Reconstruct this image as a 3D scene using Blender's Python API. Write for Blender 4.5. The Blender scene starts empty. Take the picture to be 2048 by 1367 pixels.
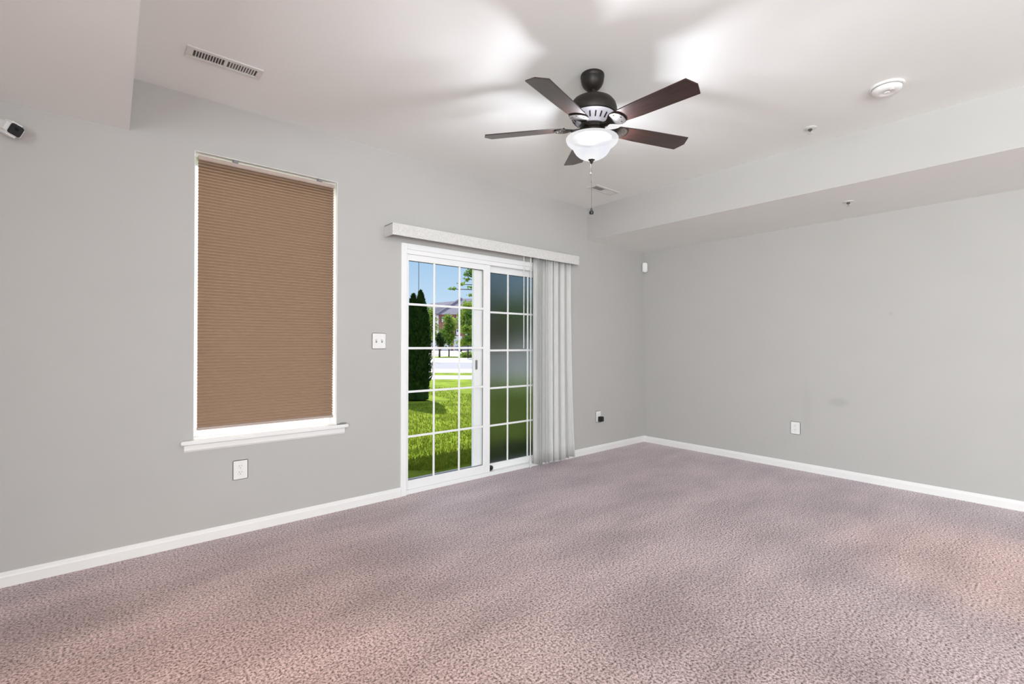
import bpy, bmesh, math, random
from mathutils import Vector, Matrix, Euler
from math import sin, cos, pi, radians as R

S = bpy.context.scene
COL = S.collection
random.seed(7)

# ------------------------------------------------------------------ camera
YAW, PITCH, ROLL = R(40.4204), R(0.2507), R(0.1513)
FPX = 942.1687
fw = Vector((sin(YAW)*cos(PITCH), cos(YAW)*cos(PITCH), sin(PITCH)))
_r = Vector((cos(YAW), -sin(YAW), 0)); _u = _r.cross(fw)
rt = _r*cos(ROLL) + _u*sin(ROLL)
up = -_r*sin(ROLL) + _u*cos(ROLL)
cam_d = bpy.data.cameras.new('camera')
cam = bpy.data.objects.new('camera', cam_d); COL.objects.link(cam)
m = Matrix((rt, up, -fw)).transposed().to_4x4(); m.translation = Vector((0, 0, 1.22))
cam.matrix_world = m
cam_d.sensor_fit = 'HORIZONTAL'; cam_d.sensor_width = 36.0; cam_d.lens = FPX/2048*36
cam_d.clip_start = 0.02; cam_d.clip_end = 600
S.camera = cam

# ------------------------------------------------------------------ world, sun, exposure
W = bpy.data.worlds.new('sky'); S.world = W; W.use_nodes = True
wn, wl = W.node_tree.nodes, W.node_tree.links
wn.clear()
wo = wn.new('ShaderNodeOutputWorld'); wb = wn.new('ShaderNodeBackground')
wt = wn.new('ShaderNodeTexCoord'); ws = wn.new('ShaderNodeSeparateXYZ'); wr = wn.new('ShaderNodeValToRGB')
wl.new(wt.outputs['Generated'], ws.inputs[0]); wl.new(ws.outputs['Z'], wr.inputs[0])
e = wr.color_ramp.elements
e[0].position = 0.0; e[0].color = (0.72, 0.87, 1.0, 1)
e[1].position = 1.0; e[1].color = (0.8, 1.1, 1.7, 1)
k = wr.color_ramp.elements.new(0.07); k.color = (0.60, 0.79, 0.98, 1)
k = wr.color_ramp.elements.new(0.21); k.color = (0.36, 0.60, 0.88, 1)
k = wr.color_ramp.elements.new(0.34); k.color = (1.35, 1.5, 1.75, 1)   # bright haze around the high sun
wl.new(wr.outputs[0], wb.inputs[0]); wb.inputs[1].default_value = 1.0
wl.new(wb.outputs[0], wo.inputs[0])

sun_d = bpy.data.lights.new('sun', 'SUN'); sun_d.energy = 8.5; sun_d.angle = R(0.6); sun_d.color = (1.0, 0.95, 0.86)
sun = bpy.data.objects.new('sun', sun_d); COL.objects.link(sun)
sun_from = Vector((0.33, 0.94, 0)).normalized()*cos(R(48)) + Vector((0, 0, sin(R(48))))
sun.rotation_euler = sun_from.to_track_quat('Z', 'Y').to_euler(); sun.location = (4, 14, 14)

def area(name, loc, direction, sx, sy, power, color, spread=pi):
    d = bpy.data.lights.new(name, 'AREA'); d.shape = 'RECTANGLE'; d.size = sx; d.size_y = sy
    d.energy = power; d.color = color; d.spread = spread
    o = bpy.data.objects.new(name, d); COL.objects.link(o); o.location = loc
    o.rotation_euler = (-Vector(direction)).to_track_quat('Z', 'Y').to_euler()
    return o
# added fill light, set in two invented windows on the left and rear walls
area('fill_light_left', (-1.93, -1.9, 1.35), (1, 0.02, -0.12), 2.2, 1.7, 310, (0.90, 0.965, 1.0), R(165))
area('fill_light_rear', (0.9, -3.93, 1.35), (0, 1, 1.1), 2.4, 1.7, 125, (0.90, 0.965, 1.0))

def downlight(x, y, z, aim, power, color, spread):
    # recessed gimbal lamp outside the picture
    d = bpy.data.lights.new('downlight_beam', 'SPOT'); d.energy = power; d.color = color; d.spot_size = R(spread); d.spot_blend = 1.0; d.shadow_soft_size = 0.05
    o = bpy.data.objects.new('downlight_beam', d); COL.objects.link(o); o.location = (x, y, z-0.03)
    o.rotation_euler = (Vector((x, y, z-0.03)) - Vector(aim)).to_track_quat('Z', 'Y').to_euler()
downlight(3.55, -0.75, 2.73, (3.70, 0.12, 0), 130, (1.0, 0.50, 0.10), 36)
downlight(-0.55, 0.9, 2.426, (0.05, 1.65, 0), 100, (1.0, 0.45, 0.12), 72)

vs = S.view_settings
S.display_settings.display_device = 'sRGB'
vs.view_transform = 'Standard'; vs.look = 'None'; vs.gamma = 1; vs.use_curve_mapping = False
vs.exposure = -0.06
try:
    S.cycles.use_denoising = True
    S.cycles.max_bounces = 12; S.cycles.diffuse_bounces = 6; S.cycles.transparent_max_bounces = 24
    S.cycles.sample_clamp_indirect = 6.0
    S.cycles.caustics_reflective = False; S.cycles.caustics_refractive = True
except Exception:
    pass

# ------------------------------------------------------------------ materials
def lin(c):
    return tuple(((x/12.92) if x <= 0.04045 else ((x+0.055)/1.055)**2.4) for x in c)

def newmat(name):
    mt = bpy.data.materials.new(name); mt.use_nodes = True
    nt = mt.node_tree; nt.nodes.clear()
    out = nt.nodes.new('ShaderNodeOutputMaterial')
    return mt, nt, out

def noise_col(nt, a, b, scale, detail=4, lo=0.3, hi=0.7, coord='Object', vec_scale=None, rough=0.5):
    tc = nt.nodes.new('ShaderNodeTexCoord'); nz = nt.nodes.new('ShaderNodeTexNoise'); rp = nt.nodes.new('ShaderNodeValToRGB')
    nz.inputs['Scale'].default_value = scale; nz.inputs['Detail'].default_value = detail
    nz.inputs['Roughness'].default_value = rough
    v = tc.outputs[coord]
    if vec_scale:
        mp = nt.nodes.new('ShaderNodeMapping'); mp.inputs['Scale'].default_value = vec_scale
        nt.links.new(v, mp.inputs[0]); v = mp.outputs[0]
    nt.links.new(v, nz.inputs['Vector'])
    rp.color_ramp.elements[0].position = lo; rp.color_ramp.elements[0].color = (*a, 1)
    rp.color_ramp.elements[1].position = hi; rp.color_ramp.elements[1].color = (*b, 1)
    nt.links.new(nz.outputs['Fac'], rp.inputs[0])
    return rp.outputs[0], nz.outputs['Fac']

def mat(name, col, rough=0.6, metal=0.0, var=0.06, scale=12, bump=0.0, bscale=None, spec=0.5, vec_scale=None, coat=0.0, emit=None, estr=0.0, ior=None):
    mt, nt, out = newmat(name)
    b = nt.nodes.new('ShaderNodeBsdfPrincipled')
    lo = tuple(max(0, c*(1-var)) for c in col); hi = tuple(min(1, c*(1+var)) for c in col)
    c, f = noise_col(nt, lo, hi, scale, vec_scale=vec_scale)
    nt.links.new(c, b.inputs['Base Color'])
    b.inputs['Roughness'].default_value = rough; b.inputs['Metallic'].default_value = metal
    b.inputs['Specular IOR Level'].default_value = spec
    if ior: b.inputs['IOR'].default_value = ior
    b.inputs['Coat Weight'].default_value = coat; b.inputs['Coat Roughness'].default_value = 0.25
    if emit:
        b.inputs['Emission Color'].default_value = (*emit, 1); b.inputs['Emission Strength'].default_value = estr
    if bump:
        bp = nt.nodes.new('ShaderNodeBump'); bp.inputs['Strength'].default_value = bump; bp.inputs['Distance'].default_value = 0.004
        if bscale:
            c2, f = noise_col(nt, (0, 0, 0), (1, 1, 1), bscale, vec_scale=vec_scale)
        nt.links.new(f, bp.inputs['Height']); nt.links.new(bp.outputs[0], b.inputs['Normal'])
    nt.links.new(b.outputs[0], out.inputs[0])
    return mt

def thin_glass(name, tint=(0.99, 0.99, 0.99), refl=0.06):
    mt, nt, out = newmat(name)
    tr = nt.nodes.new('ShaderNodeBsdfTransparent'); tr.inputs[0].default_value = (*tint, 1)
    gl = nt.nodes.new('ShaderNodeBsdfGlossy'); gl.inputs['Roughness'].default_value = 0.02
    fr = nt.nodes.new('ShaderNodeLayerWeight'); fr.inputs[0].default_value = refl
    mx = nt.nodes.new('ShaderNodeMixShader')
    nt.links.new(fr.outputs['Facing'], mx.inputs[0])
    mm = nt.nodes.new('ShaderNodeMath'); mm.operation = 'MULTIPLY'; mm.inputs[1].default_value = 0.35
    nt.links.new(fr.outputs['Fresnel'], mm.inputs[0]); nt.links.new(mm.outputs[0], mx.inputs[0])
    nt.links.new(tr.outputs[0], mx.inputs[1]); nt.links.new(gl.outputs[0], mx.inputs[2])
    nt.links.new(mx.outputs[0], out.inputs[0])
    return mt

def cloth(name, col, trans, tcol, rough=0.9, var=0.05, scale=60, vec_scale=None):
    mt, nt, out = newmat(name)
    lo = tuple(c*(1-var) for c in col); hi = tuple(min(1, c*(1+var)) for c in col)
    c, f = noise_col(nt, lo, hi, scale, vec_scale=vec_scale)
    d = nt.nodes.new('ShaderNodeBsdfDiffuse'); t = nt.nodes.new('ShaderNodeBsdfTranslucent')
    nt.links.new(c, d.inputs[0]); t.inputs[0].default_value = (*tcol, 1)
    mx = nt.nodes.new('ShaderNodeMixShader'); mx.inputs[0].default_value = trans
    nt.links.new(d.outputs[0], mx.inputs[1]); nt.links.new(t.outputs[0], mx.inputs[2])
    nt.links.new(mx.outputs[0], out.inputs[0])
    return mt

def carpet_mat():
    mt, nt, out = newmat('carpet')
    b = nt.nodes.new('ShaderNodeBsdfPrincipled'); b.inputs['Roughness'].default_value = 0.48
    b.inputs['Specular IOR Level'].default_value = 0.9
    b.inputs['Sheen Roughness'].default_value = 0.4
    b.inputs['Sheen Tint'].default_value = (0.97, 0.89, 1.0, 1)
    fine, ff = noise_col(nt, (0.075, 0.040, 0.032), (0.665, 0.505, 0.475), 100, detail=3, lo=0.36, hi=0.60, rough=0.7)
    # pile leaning in vacuum and foot tracks
    big, bf = noise_col(nt, (0.70, 0.67, 0.66), (1.10, 1.10, 1.11), 1.3, detail=6, lo=0.34, hi=0.64, vec_scale=(1.0, 2.3, 1.0))
    mx = nt.nodes.new('ShaderNodeMix'); mx.data_type = 'RGBA'; mx.blend_type = 'MULTIPLY'; mx.inputs[0].default_value = 1.0
    nt.links.new(fine, mx.inputs[6]); nt.links.new(big, mx.inputs[7])
    nt.links.new(mx.outputs[2], b.inputs['Base Color'])
    mr = nt.nodes.new('ShaderNodeMapRange'); mr.inputs[1].default_value = 0.38; mr.inputs[2].default_value = 0.62; mr.inputs[3].default_value = 0.0; mr.inputs[4].default_value = 0.95
    nt.links.new(ff, mr.inputs[0]); nt.links.new(mr.outputs[0], b.inputs['Sheen Weight'])
    bp = nt.nodes.new('ShaderNodeBump'); bp.inputs['Strength'].default_value = 0.5; bp.inputs['Distance'].default_value = 0.006
    nt.links.new(ff, bp.inputs['Height']); nt.links.new(bp.outputs[0], b.inputs['Normal'])
    nt.links.new(b.outputs[0], out.inputs[0])
    return mt

def screen_mat():
    # fine insect mesh: dims and softens what lies behind it
    mt, nt, out = newmat('insect_mesh')
    g = nt.nodes.new('ShaderNodeBsdfRefraction'); g.inputs['Color'].default_value = (0.55, 0.58, 0.59, 1)
    g.inputs['Roughness'].default_value = 0.38; g.inputs['IOR'].default_value = 1.12
    d = nt.nodes.new('ShaderNodeBsdfDiffuse'); d.inputs[0].default_value = (0.10, 0.11, 0.11, 1)
    tc = nt.nodes.new('ShaderNodeTexCoord'); wv = nt.nodes.new('ShaderNodeTexNoise'); wv.inputs['Scale'].default_value = 300
    nt.links.new(tc.outputs['Object'], wv.inputs['Vector'])
    mm = nt.nodes.new('ShaderNodeMath'); mm.operation = 'MULTIPLY'; mm.inputs[1].default_value = 0.28
    nt.links.new(wv.outputs['Fac'], mm.inputs[0])
    mx = nt.nodes.new('ShaderNodeMixShader'); nt.links.new(mm.outputs[0], mx.inputs[0])
    nt.links.new(g.outputs[0], mx.inputs[1]); nt.links.new(d.outputs[0], mx.inputs[2])
    nt.links.new(mx.outputs[0], out.inputs[0])
    return mt

def diffuser_mat():
    # diffusing pane added so the sun glows white around the shade
    mt, nt, out = newmat('sun_diffusing_pane')
    t = nt.nodes.new('ShaderNodeBsdfTranslucent'); t.inputs[0].default_value = (0.98, 0.93, 0.97, 1)
    gl = nt.nodes.new('ShaderNodeBsdfGlossy'); gl.inputs['Roughness'].default_value = 0.15
    mx = nt.nodes.new('ShaderNodeMixShader'); mx.inputs[0].default_value = 0.05
    nt.links.new(t.outputs[0], mx.inputs[1]); nt.links.new(gl.outputs[0], mx.inputs[2])
    nt.links.new(mx.outputs[0], out.inputs[0])
    return mt

def bowl_mat():
    # lit frosted glass: glows itself and lets part of the bulbs' light straight through
    mt, nt, out = newmat('frosted_lamp_glass')
    em = nt.nodes.new('ShaderNodeEmission')
    c, f = noise_col(nt, (0.90, 0.91, 0.98), (1.0, 1.0, 1.0), 9, detail=2, lo=0.35, hi=0.6)
    nt.links.new(c, em.inputs[0]); em.inputs[1].default_value = 1.0
    tr = nt.nodes.new('ShaderNodeBsdfTransparent'); tr.inputs[0].default_value = (0.97, 0.98, 1.0, 1)
    mx = nt.nodes.new('ShaderNodeMixShader'); mx.inputs[0].default_value = 0.20
    nt.links.new(em.outputs[0], mx.inputs[1]); nt.links.new(tr.outputs[0], mx.inputs[2])
    nt.links.new(mx.outputs[0], out.inputs[0])
    return mt

def brick_mat():
    mt, nt, out = newmat('brick')
    b = nt.nodes.new('ShaderNodeBsdfPrincipled'); b.inputs['Roughness'].default_value = 0.9
    br = nt.nodes.new('ShaderNodeTexBrick'); br.inputs['Scale'].default_value = 3.0
    br.inputs['Color1'].default_value = (0.23, 0.075, 0.06, 1); br.inputs['Color2'].default_value = (0.30, 0.11, 0.085, 1)
    br.inputs['Mortar'].default_value = (0.35, 0.28, 0.26, 1)
    tc = nt.nodes.new('ShaderNodeTexCoord'); nt.links.new(tc.outputs['Object'], br.inputs['Vector'])
    nt.links.new(br.outputs[0], b.inputs['Base Color']); nt.links.new(b.outputs[0], out.inputs[0])
    return mt

def leaf_mat(name, a, b_, scale=3):
    mt, nt, out = newmat(name)
    c, f = noise_col(nt, a, b_, scale, detail=3)
    d = nt.nodes.new('ShaderNodeBsdfPrincipled'); d.inputs['Roughness'].default_value = 0.8; d.inputs['Specular IOR Level'].default_value = 0.15
    nt.links.new(c, d.inputs['Base Color'])
    t = nt.nodes.new('ShaderNodeBsdfTranslucent'); nt.links.new(c, t.inputs[0])
    mx = nt.nodes.new('ShaderNodeMixShader'); mx.inputs[0].default_value = 0.35
    nt.links.new(d.outputs[0], mx.inputs[1]); nt.links.new(t.outputs[0], mx.inputs[2])
    nt.links.new(mx.outputs[0], out.inputs[0])
    return mt

M = {}
M['wall'] = mat('wall_paint', (0.495, 0.482, 0.460), 0.85, var=0.012, scale=3, bump=0.03, bscale=180, spec=0.25)
def marked_wall():
    # wall paint with two scuffs and a filled nail spot
    mt = mat('wall_paint_scuffed', (0.495, 0.482, 0.460), 0.85, var=0.012, scale=3, bump=0.03, bscale=180, spec=0.25)
    nt = mt.node_tree; b = nt.nodes['Principled BSDF']; col = b.inputs['Base Color'].links[0].from_socket
    for (y, z, ry, rz, dk) in ((1.36, 0.69, 0.10, 0.055, 0.90), (0.973, 1.49, 0.022, 0.024, 0.93), (1.62, 0.62, 0.05, 0.30, 0.965)):
        tc = nt.nodes.new('ShaderNodeTexCoord'); mp = nt.nodes.new('ShaderNodeMapping'); mp.vector_type = 'TEXTURE'
        mp.inputs['Location'].default_value = (5.118, y, z); mp.inputs['Scale'].default_value = (1.0, ry, rz)
        gr = nt.nodes.new('ShaderNodeTexGradient'); gr.gradient_type = 'SPHERICAL'
        rp = nt.nodes.new('ShaderNodeValToRGB'); rp.color_ramp.elements[0].color = (1, 1, 1, 1); rp.color_ramp.elements[1].color = (dk, dk, dk, 1); rp.color_ramp.elements[1].position = 0.6
        mx = nt.nodes.new('ShaderNodeMix'); mx.data_type = 'RGBA'; mx.blend_type = 'MULTIPLY'; mx.inputs[0].default_value = 1.0
        nt.links.new(tc.outputs['Object'], mp.inputs[0]); nt.links.new(mp.outputs[0], gr.inputs[0]); nt.links.new(gr.outputs[0], rp.inputs[0])
        nt.links.new(col, mx.inputs[6]); nt.links.new(rp.outputs[0], mx.inputs[7]); col = mx.outputs[2]
    nt.links.new(col, b.inputs['Base Color'])
    return mt
M['wallmarked'] = marked_wall()
M['ceil'] = mat('ceiling_paint', (0.885, 0.895, 0.875), 0.95, var=0.01, scale=2, bump=0.03, bscale=150, spec=0.15)
M['trim'] = mat('white_trim_paint', (0.84, 0.83, 0.81), 0.4, var=0.01, scale=5)
M['vinyl'] = mat('white_vinyl', (0.88, 0.88, 0.87), 0.35, var=0.01, scale=5)
M['carpet'] = carpet_mat()
M['plate'] = mat('white_plastic', (0.82, 0.81, 0.79), 0.35, var=0.01, scale=20)
M['slot'] = mat('dark_slot', (0.16, 0.155, 0.15), 0.7)
M['duct'] = mat('duct_metal', (0.10, 0.098, 0.09), 0.7)
M['ventmetal'] = mat('white_enamel', (0.74, 0.73, 0.70), 0.5, var=0.01)
M['black'] = mat('black_plastic', (0.012, 0.011, 0.010), 0.35)
M['blackgloss'] = mat('black_lens', (0.006, 0.006, 0.007), 0.12)
M['grey'] = mat('grey_plastic', (0.22, 0.22, 0.225), 0.45)
M['dkgrey'] = mat('dark_grey_plastic', (0.06, 0.06, 0.06), 0.45)
M['shade'] = cloth('brown_pleated_fabric', (0.33, 0.25, 0.20), 0.55, (0.42, 0.285, 0.19), scale=25, var=0.02)
M['rail'] = mat('taupe_rail', (0.45, 0.36, 0.31), 0.5)
M['vane'] = cloth('grey_vane_fabric', (0.78, 0.77, 0.745), 0.22, (0.74, 0.73, 0.71), scale=90, vec_scale=(1, 1, 0.1))
M['valance'] = mat('valance_fabric', (0.66, 0.65, 0.625), 0.75, var=0.10, scale=90, bump=0.2, bscale=160)
M['wand'] = mat('clear_acrylic', (0.70, 0.70, 0.69), 0.2)
M['glass'] = thin_glass('window_glass')
M['diffuser'] = diffuser_mat()
M['mesh'] = screen_mat()
M['bronze'] = mat('oil_rubbed_bronze', (0.022, 0.018, 0.015), 0.42, metal=0.1, var=0.2, scale=14, spec=0.25)
M['litbronze'] = mat('bronze_painted_lit', (0.62, 0.60, 0.66), 0.4, metal=0.2, var=0.03)  # bronze vent ring coloured pale to paint in the lamp's glow
M['wood'] = mat('dark_walnut_blade', (0.030, 0.012, 0.009), 0.35, var=0.6, scale=5, vec_scale=(1.2, 22, 22), coat=0.5)
M['wood'].node_tree.nodes['Principled BSDF'].inputs['Coat IOR'].default_value = 1.5
M['bowl'] = bowl_mat()
M['lens'] = mat('lamp_lens', (0.8, 0.7, 0.55), 0.4, emit=(1.0, 0.75, 0.45), estr=3.0)
M['chain'] = mat('aged_chain', (0.25, 0.22, 0.19), 0.4, metal=0.8)
M['brass'] = mat('sprinkler_brass', (0.22, 0.19, 0.15), 0.4, metal=0.7)
M['lawn'] = mat('lawn', (0.15, 0.21, 0.018), 0.95, var=0.35, scale=2.5, spec=0.05)
M['grass'] = leaf_mat('grass_blade', (0.11, 0.18, 0.010), (0.22, 0.26, 0.022), 2.0)
M['concrete'] = mat('concrete', (0.44, 0.43, 0.42), 0.9, var=0.05, scale=2)
M['asphalt'] = mat('pale_asphalt', (0.21, 0.21, 0.235), 0.9, var=0.05, scale=3)
M['tan'] = mat('tan_gravel', (0.55, 0.48, 0.40), 0.95, var=0.1, scale=1)
M['evergreen'] = leaf_mat('evergreen_leaf', (0.010, 0.030, 0.008), (0.045, 0.095, 0.018), 5)
M['leaf'] = leaf_mat('tree_leaf', (0.06, 0.15, 0.02), (0.30, 0.40, 0.07), 0.9)
M['leafnear'] = leaf_mat('bright_tree_leaf', (0.07, 0.16, 0.03), (0.36, 0.46, 0.06), 2.2)
M['bark'] = mat('bark', (0.06, 0.045, 0.035), 0.95, var=0.3, scale=8)
M['roof'] = mat('roof_shingles', (0.17, 0.155, 0.19), 0.9, var=0.12, scale=2)
M['brick'] = brick_mat()
M['siding'] = mat('pale_siding', (0.68, 0.66, 0.68), 0.8, var=0.03)
M['carpaint'] = mat('blue_car_paint', (0.10, 0.12, 0.22), 0.25, coat=0.8)
M['tyre'] = mat('tyre_rubber', (0.02, 0.02, 0.02), 0.8)
M['wpane'] = mat('dark_window_pane', (0.05, 0.06, 0.08), 0.15)
M['pole'] = mat('grey_pole_metal', (0.20, 0.24, 0.28), 0.5)
M['deck'] = mat('deck_boards', (0.30, 0.24, 0.19), 0.8, var=0.2, scale=5)

# ------------------------------------------------------------------ mesh helpers
class MB:
    def __init__(s): s.bm = bmesh.new()
    def box(s, x0, y0, z0, x1, y1, z1, bev=0.0, mtx=None):
        b2 = bmesh.new()
        vs_ = [b2.verts.new((x, y, z)) for x in (x0, x1) for y in (y0, y1) for z in (z0, z1)]
        for f in ((0, 1, 3, 2), (4, 6, 7, 5), (0, 4, 5, 1), (2, 3, 7, 6), (0, 2, 6, 4), (1, 5, 7, 3)):
            b2.faces.new([vs_[i] for i in f])
        bmesh.ops.recalc_face_normals(b2, faces=b2.faces)
        if bev: bmesh.ops.bevel(b2, geom=b2.edges[:], offset=bev, segments=2, affect='EDGES', clamp_overlap=True)
        return s._merge(b2, mtx)
    def _merge(s, b2, mtx=None):
        if mtx is not None: bmesh.ops.transform(b2, matrix=mtx, verts=b2.verts)
        tmp = bpy.data.meshes.new('tmp'); b2.to_mesh(tmp); b2.free()
        s.bm.from_mesh(tmp); bpy.data.meshes.remove(tmp)
        return s
    def lathe(s, prof, seg=32, mtx=None, cap=True):
        b2 = bmesh.new(); rings = []
        for r_, z in prof:
            if r_ < 1e-6: rings.append([b2.verts.new((0, 0, z))])
            else: rings.append([b2.verts.new((r_*cos(2*pi*i/seg), r_*sin(2*pi*i/seg), z)) for i in range(seg)])
        for a, b in zip(rings, rings[1:]):
            for i in range(seg):
                j = (i+1) % seg
                if len(a) == 1 and len(b) == 1: continue
                if len(a) == 1: b2.faces.new((a[0], b[i], b[j]))
                elif len(b) == 1: b2.faces.new((a[i], a[j], b[0]))
                else: b2.faces.new((a[i], a[j], b[j], b[i]))
        if cap:
            for rg in (rings[0], rings[-1]):
                if len(rg) > 2: b2.faces.new(rg)
        bmesh.ops.recalc_face_normals(b2, faces=b2.faces)
        return s._merge(b2, mtx)
    def prism(s, pts, z0, z1, bev=0.0, mtx=None):   # closed outline in xy
        b2 = bmesh.new()
        lo = [b2.verts.new((x, y, z0)) for x, y in pts]; hi = [b2.verts.new((x, y, z1)) for x, y in pts]
        b2.faces.new(lo[::-1]); b2.faces.new(hi)
        n = len(pts)
        for i in range(n): b2.faces.new((lo[i], lo[(i+1) % n], hi[(i+1) % n], hi[i]))
        bmesh.ops.recalc_face_normals(b2, faces=b2.faces)
        if bev: bmesh.ops.bevel(b2, geom=b2.edges[:], offset=bev, segments=2, affect='EDGES', clamp_overlap=True)
        return s._merge(b2, mtx)
    def tube(s, pts, rad, seg=8):
        b2 = bmesh.new(); rings = []
        P = [Vector(p) for p in pts]
        rad = rad if isinstance(rad, (list, tuple)) else [rad]*len(P)
        for i, p in enumerate(P):
            d = (P[min(i+1, len(P)-1)] - P[max(i-1, 0)]).normalized()
            a = d.orthogonal().normalized() if i == 0 else (a - d*a.dot(d)).normalized()
            b = d.cross(a)
            rings.append([b2.verts.new(p + (a*cos(2*pi*k_/seg) + b*sin(2*pi*k_/seg))*rad[i]) for k_ in range(seg)])
        for A, B in zip(rings, rings[1:]):
            for i in range(seg): b2.faces.new((A[i], A[(i+1) % seg], B[(i+1) % seg], B[i]))
        b2.faces.new(rings[0][::-1]); b2.faces.new(rings[-1])
        bmesh.ops.recalc_face_normals(b2, faces=b2.faces)
        return s._merge(b2)
    def face(s, pts):
        s.bm.faces.new([s.bm.verts.new(p) for p in pts]); return s
    def build(s, name, material, parent=None, loc=(0, 0, 0), smooth=False, mtx=None):
        me = bpy.data.meshes.new(name); s.bm.to_mesh(me); s.bm.free()
        me.materials.append(material)
        if smooth:
            for p in me.polygons: p.use_smooth = True
            try: me.set_sharp_from_angle(angle=R(40))
            except Exception: pass
        o = bpy.data.objects.new(name, me); COL.objects.link(o)
        if mtx is not None: o.matrix_world = mtx
        else: o.location = loc
        if parent: o.parent = parent
        return o

def empty(name, loc, label=None, cat=None, group=None, rz=0.0, kind=None):
    o = bpy.data.objects.new(name, None); COL.objects.link(o); o.location = loc; o.rotation_euler = (0, 0, rz)
    o.empty_display_size = 0.05
    return tag(o, label, cat, group, kind)
def tag(o, label=None, cat=None, group=None, kind=None):
    for k_, v in (('label', label), ('category', cat), ('group', group), ('kind', kind)):
        if v: o[k_] = v
    return o
def struct(o, label, cat): return tag(o, label, cat, kind='structure')
def copy_tree(o, parent=None):
    c = o.copy(); COL.objects.link(c); c.parent = parent
    for ch in [x for x in bpy.data.objects if x.parent == o]: copy_tree(ch, c)
    return c

# ------------------------------------------------------------------ the room
YA, XB, H = 3.445, 5.118, 2.730           # window wall, right wall, ceiling
XS, ZS = 4.032, 2.373                     # right soffit
XL, ZL = 0.074, 2.426                     # left soffit
X0, Y0, TH = -1.90, -3.90, 0.16
WX0, WX1, WZ0, WZ1 = 0.385, 1.257, 0.632, 2.398    # window opening
DX0, DX1, DZ1 = 1.765, 3.575, 2.030                # door opening

struct(MB().box(X0-TH, Y0-TH, -0.12, XB+TH, YA+TH, 0).build('floor', M['carpet']), 'mottled pinkish taupe carpet covering the whole floor', 'carpet')
struct(MB().box(X0-TH, Y0-TH, H, XB+TH, YA+TH, H+0.12).build('ceiling', M['ceil']), 'flat off-white painted ceiling', 'ceiling')
w = MB()
def wa(x0, z0, x1, z1): w.box(x0, YA, z0, x1, YA+TH, z1)
wa(X0-TH, 0, WX0, H); wa(WX0, 0, WX1, WZ0-0.022); wa(WX0, WZ1, WX1, H); wa(WX1, 0, DX0, H); wa(DX0, DZ1, DX1, H); wa(DX1, 0, XB+TH, H)
struct(w.build('wall_back', M['wall']), 'light grey wall holding the shaded window and the sliding door', 'wall')
struct(MB().box(XB, Y0-TH, 0, XB+TH, YA, H).build('wall_right', M['wallmarked']), 'light grey plain wall on the right', 'wall')
# left wall with an opening for the added fill window
w = MB()
w.box(X0-TH, Y0-TH, 0, X0, YA, 0.5); w.box(X0-TH, Y0-TH, 2.2, X0, YA, H); w.box(X0-TH, Y0-TH, 0.5, X0, -3.0, 2.2); w.box(X0-TH, -0.8, 0.5, X0, YA, 2.2)
struct(w.build('wall_left', M['wall']), 'light grey wall on the left, outside the picture', 'wall')
w = MB()
w.box(X0, Y0-TH, 0, XB, Y0, 0.5); w.box(X0, Y0-TH, 2.2, XB, Y0, H); w.box(X0, Y0-TH, 0.5, -0.3, Y0, 2.2); w.box(2.1, Y0-TH, 0.5, XB, Y0, 2.2)
struct(w.build('wall_rear', M['wall']), 'light grey wall behind the camera', 'wall')
so_ = MB().box(XS, Y0, ZS, XB, YA, H).build('trim_1', M['ceil']); so_.data.materials.append(M['wall'])
for p_ in so_.data.polygons:
    if abs(p_.normal.x) > 0.9: p_.material_index = 1
struct(so_, 'boxed soffit running along the top of the right wall', 'soffit')
struct(MB().box(X0, Y0, ZL, XL, YA, H).build('trim_2', M['ceil']), 'boxed soffit hanging at the upper left', 'soffit')

def baseboard(name, a, b, inward, label):
    # profile: 73 mm tall, eased top
    a, b, n = Vector(a), Vector(b), Vector(inward)
    prof = [(0, 0), (0.013, 0), (0.013, 0.050), (0.010, 0.058), (0.009, 0.066), (0.004, 0.0735), (0, 0.0735)]
    bm_ = MB(); A = [bm_.bm.verts.new(a + n*d + Vector((0, 0, z))) for d, z in prof]; B = [bm_.bm.verts.new(b + n*d + Vector((0, 0, z))) for d, z in prof]
    k_ = len(prof)
    for i in range(k_): bm_.bm.faces.new((A[i], A[(i+1) % k_], B[(i+1) % k_], B[i]))
    bm_.bm.faces.new(A[::-1]); bm_.bm.faces.new(B)
    bmesh.ops.recalc_face_normals(bm_.bm, faces=bm_.bm.faces)
    struct(bm_.build(name, M['trim']), label, 'baseboard')
baseboard('baseboard_back', (X0, YA, 0), (DX0, YA, 0), (0, -1, 0), 'white baseboard under the shaded window')
baseboard('baseboard_back_corner', (DX1, YA, 0), (XB, YA, 0), (0, -1, 0), 'short white baseboard between the blinds and the corner')
baseboard('baseboard_right', (XB, Y0, 0), (XB, YA-0.013, 0), (-1, 0, 0), 'white baseboard along the right wall')
baseboard('baseboard_left', (X0, Y0, 0), (X0, YA-0.013, 0), (1, 0, 0), 'white baseboard along the left wall')

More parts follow.
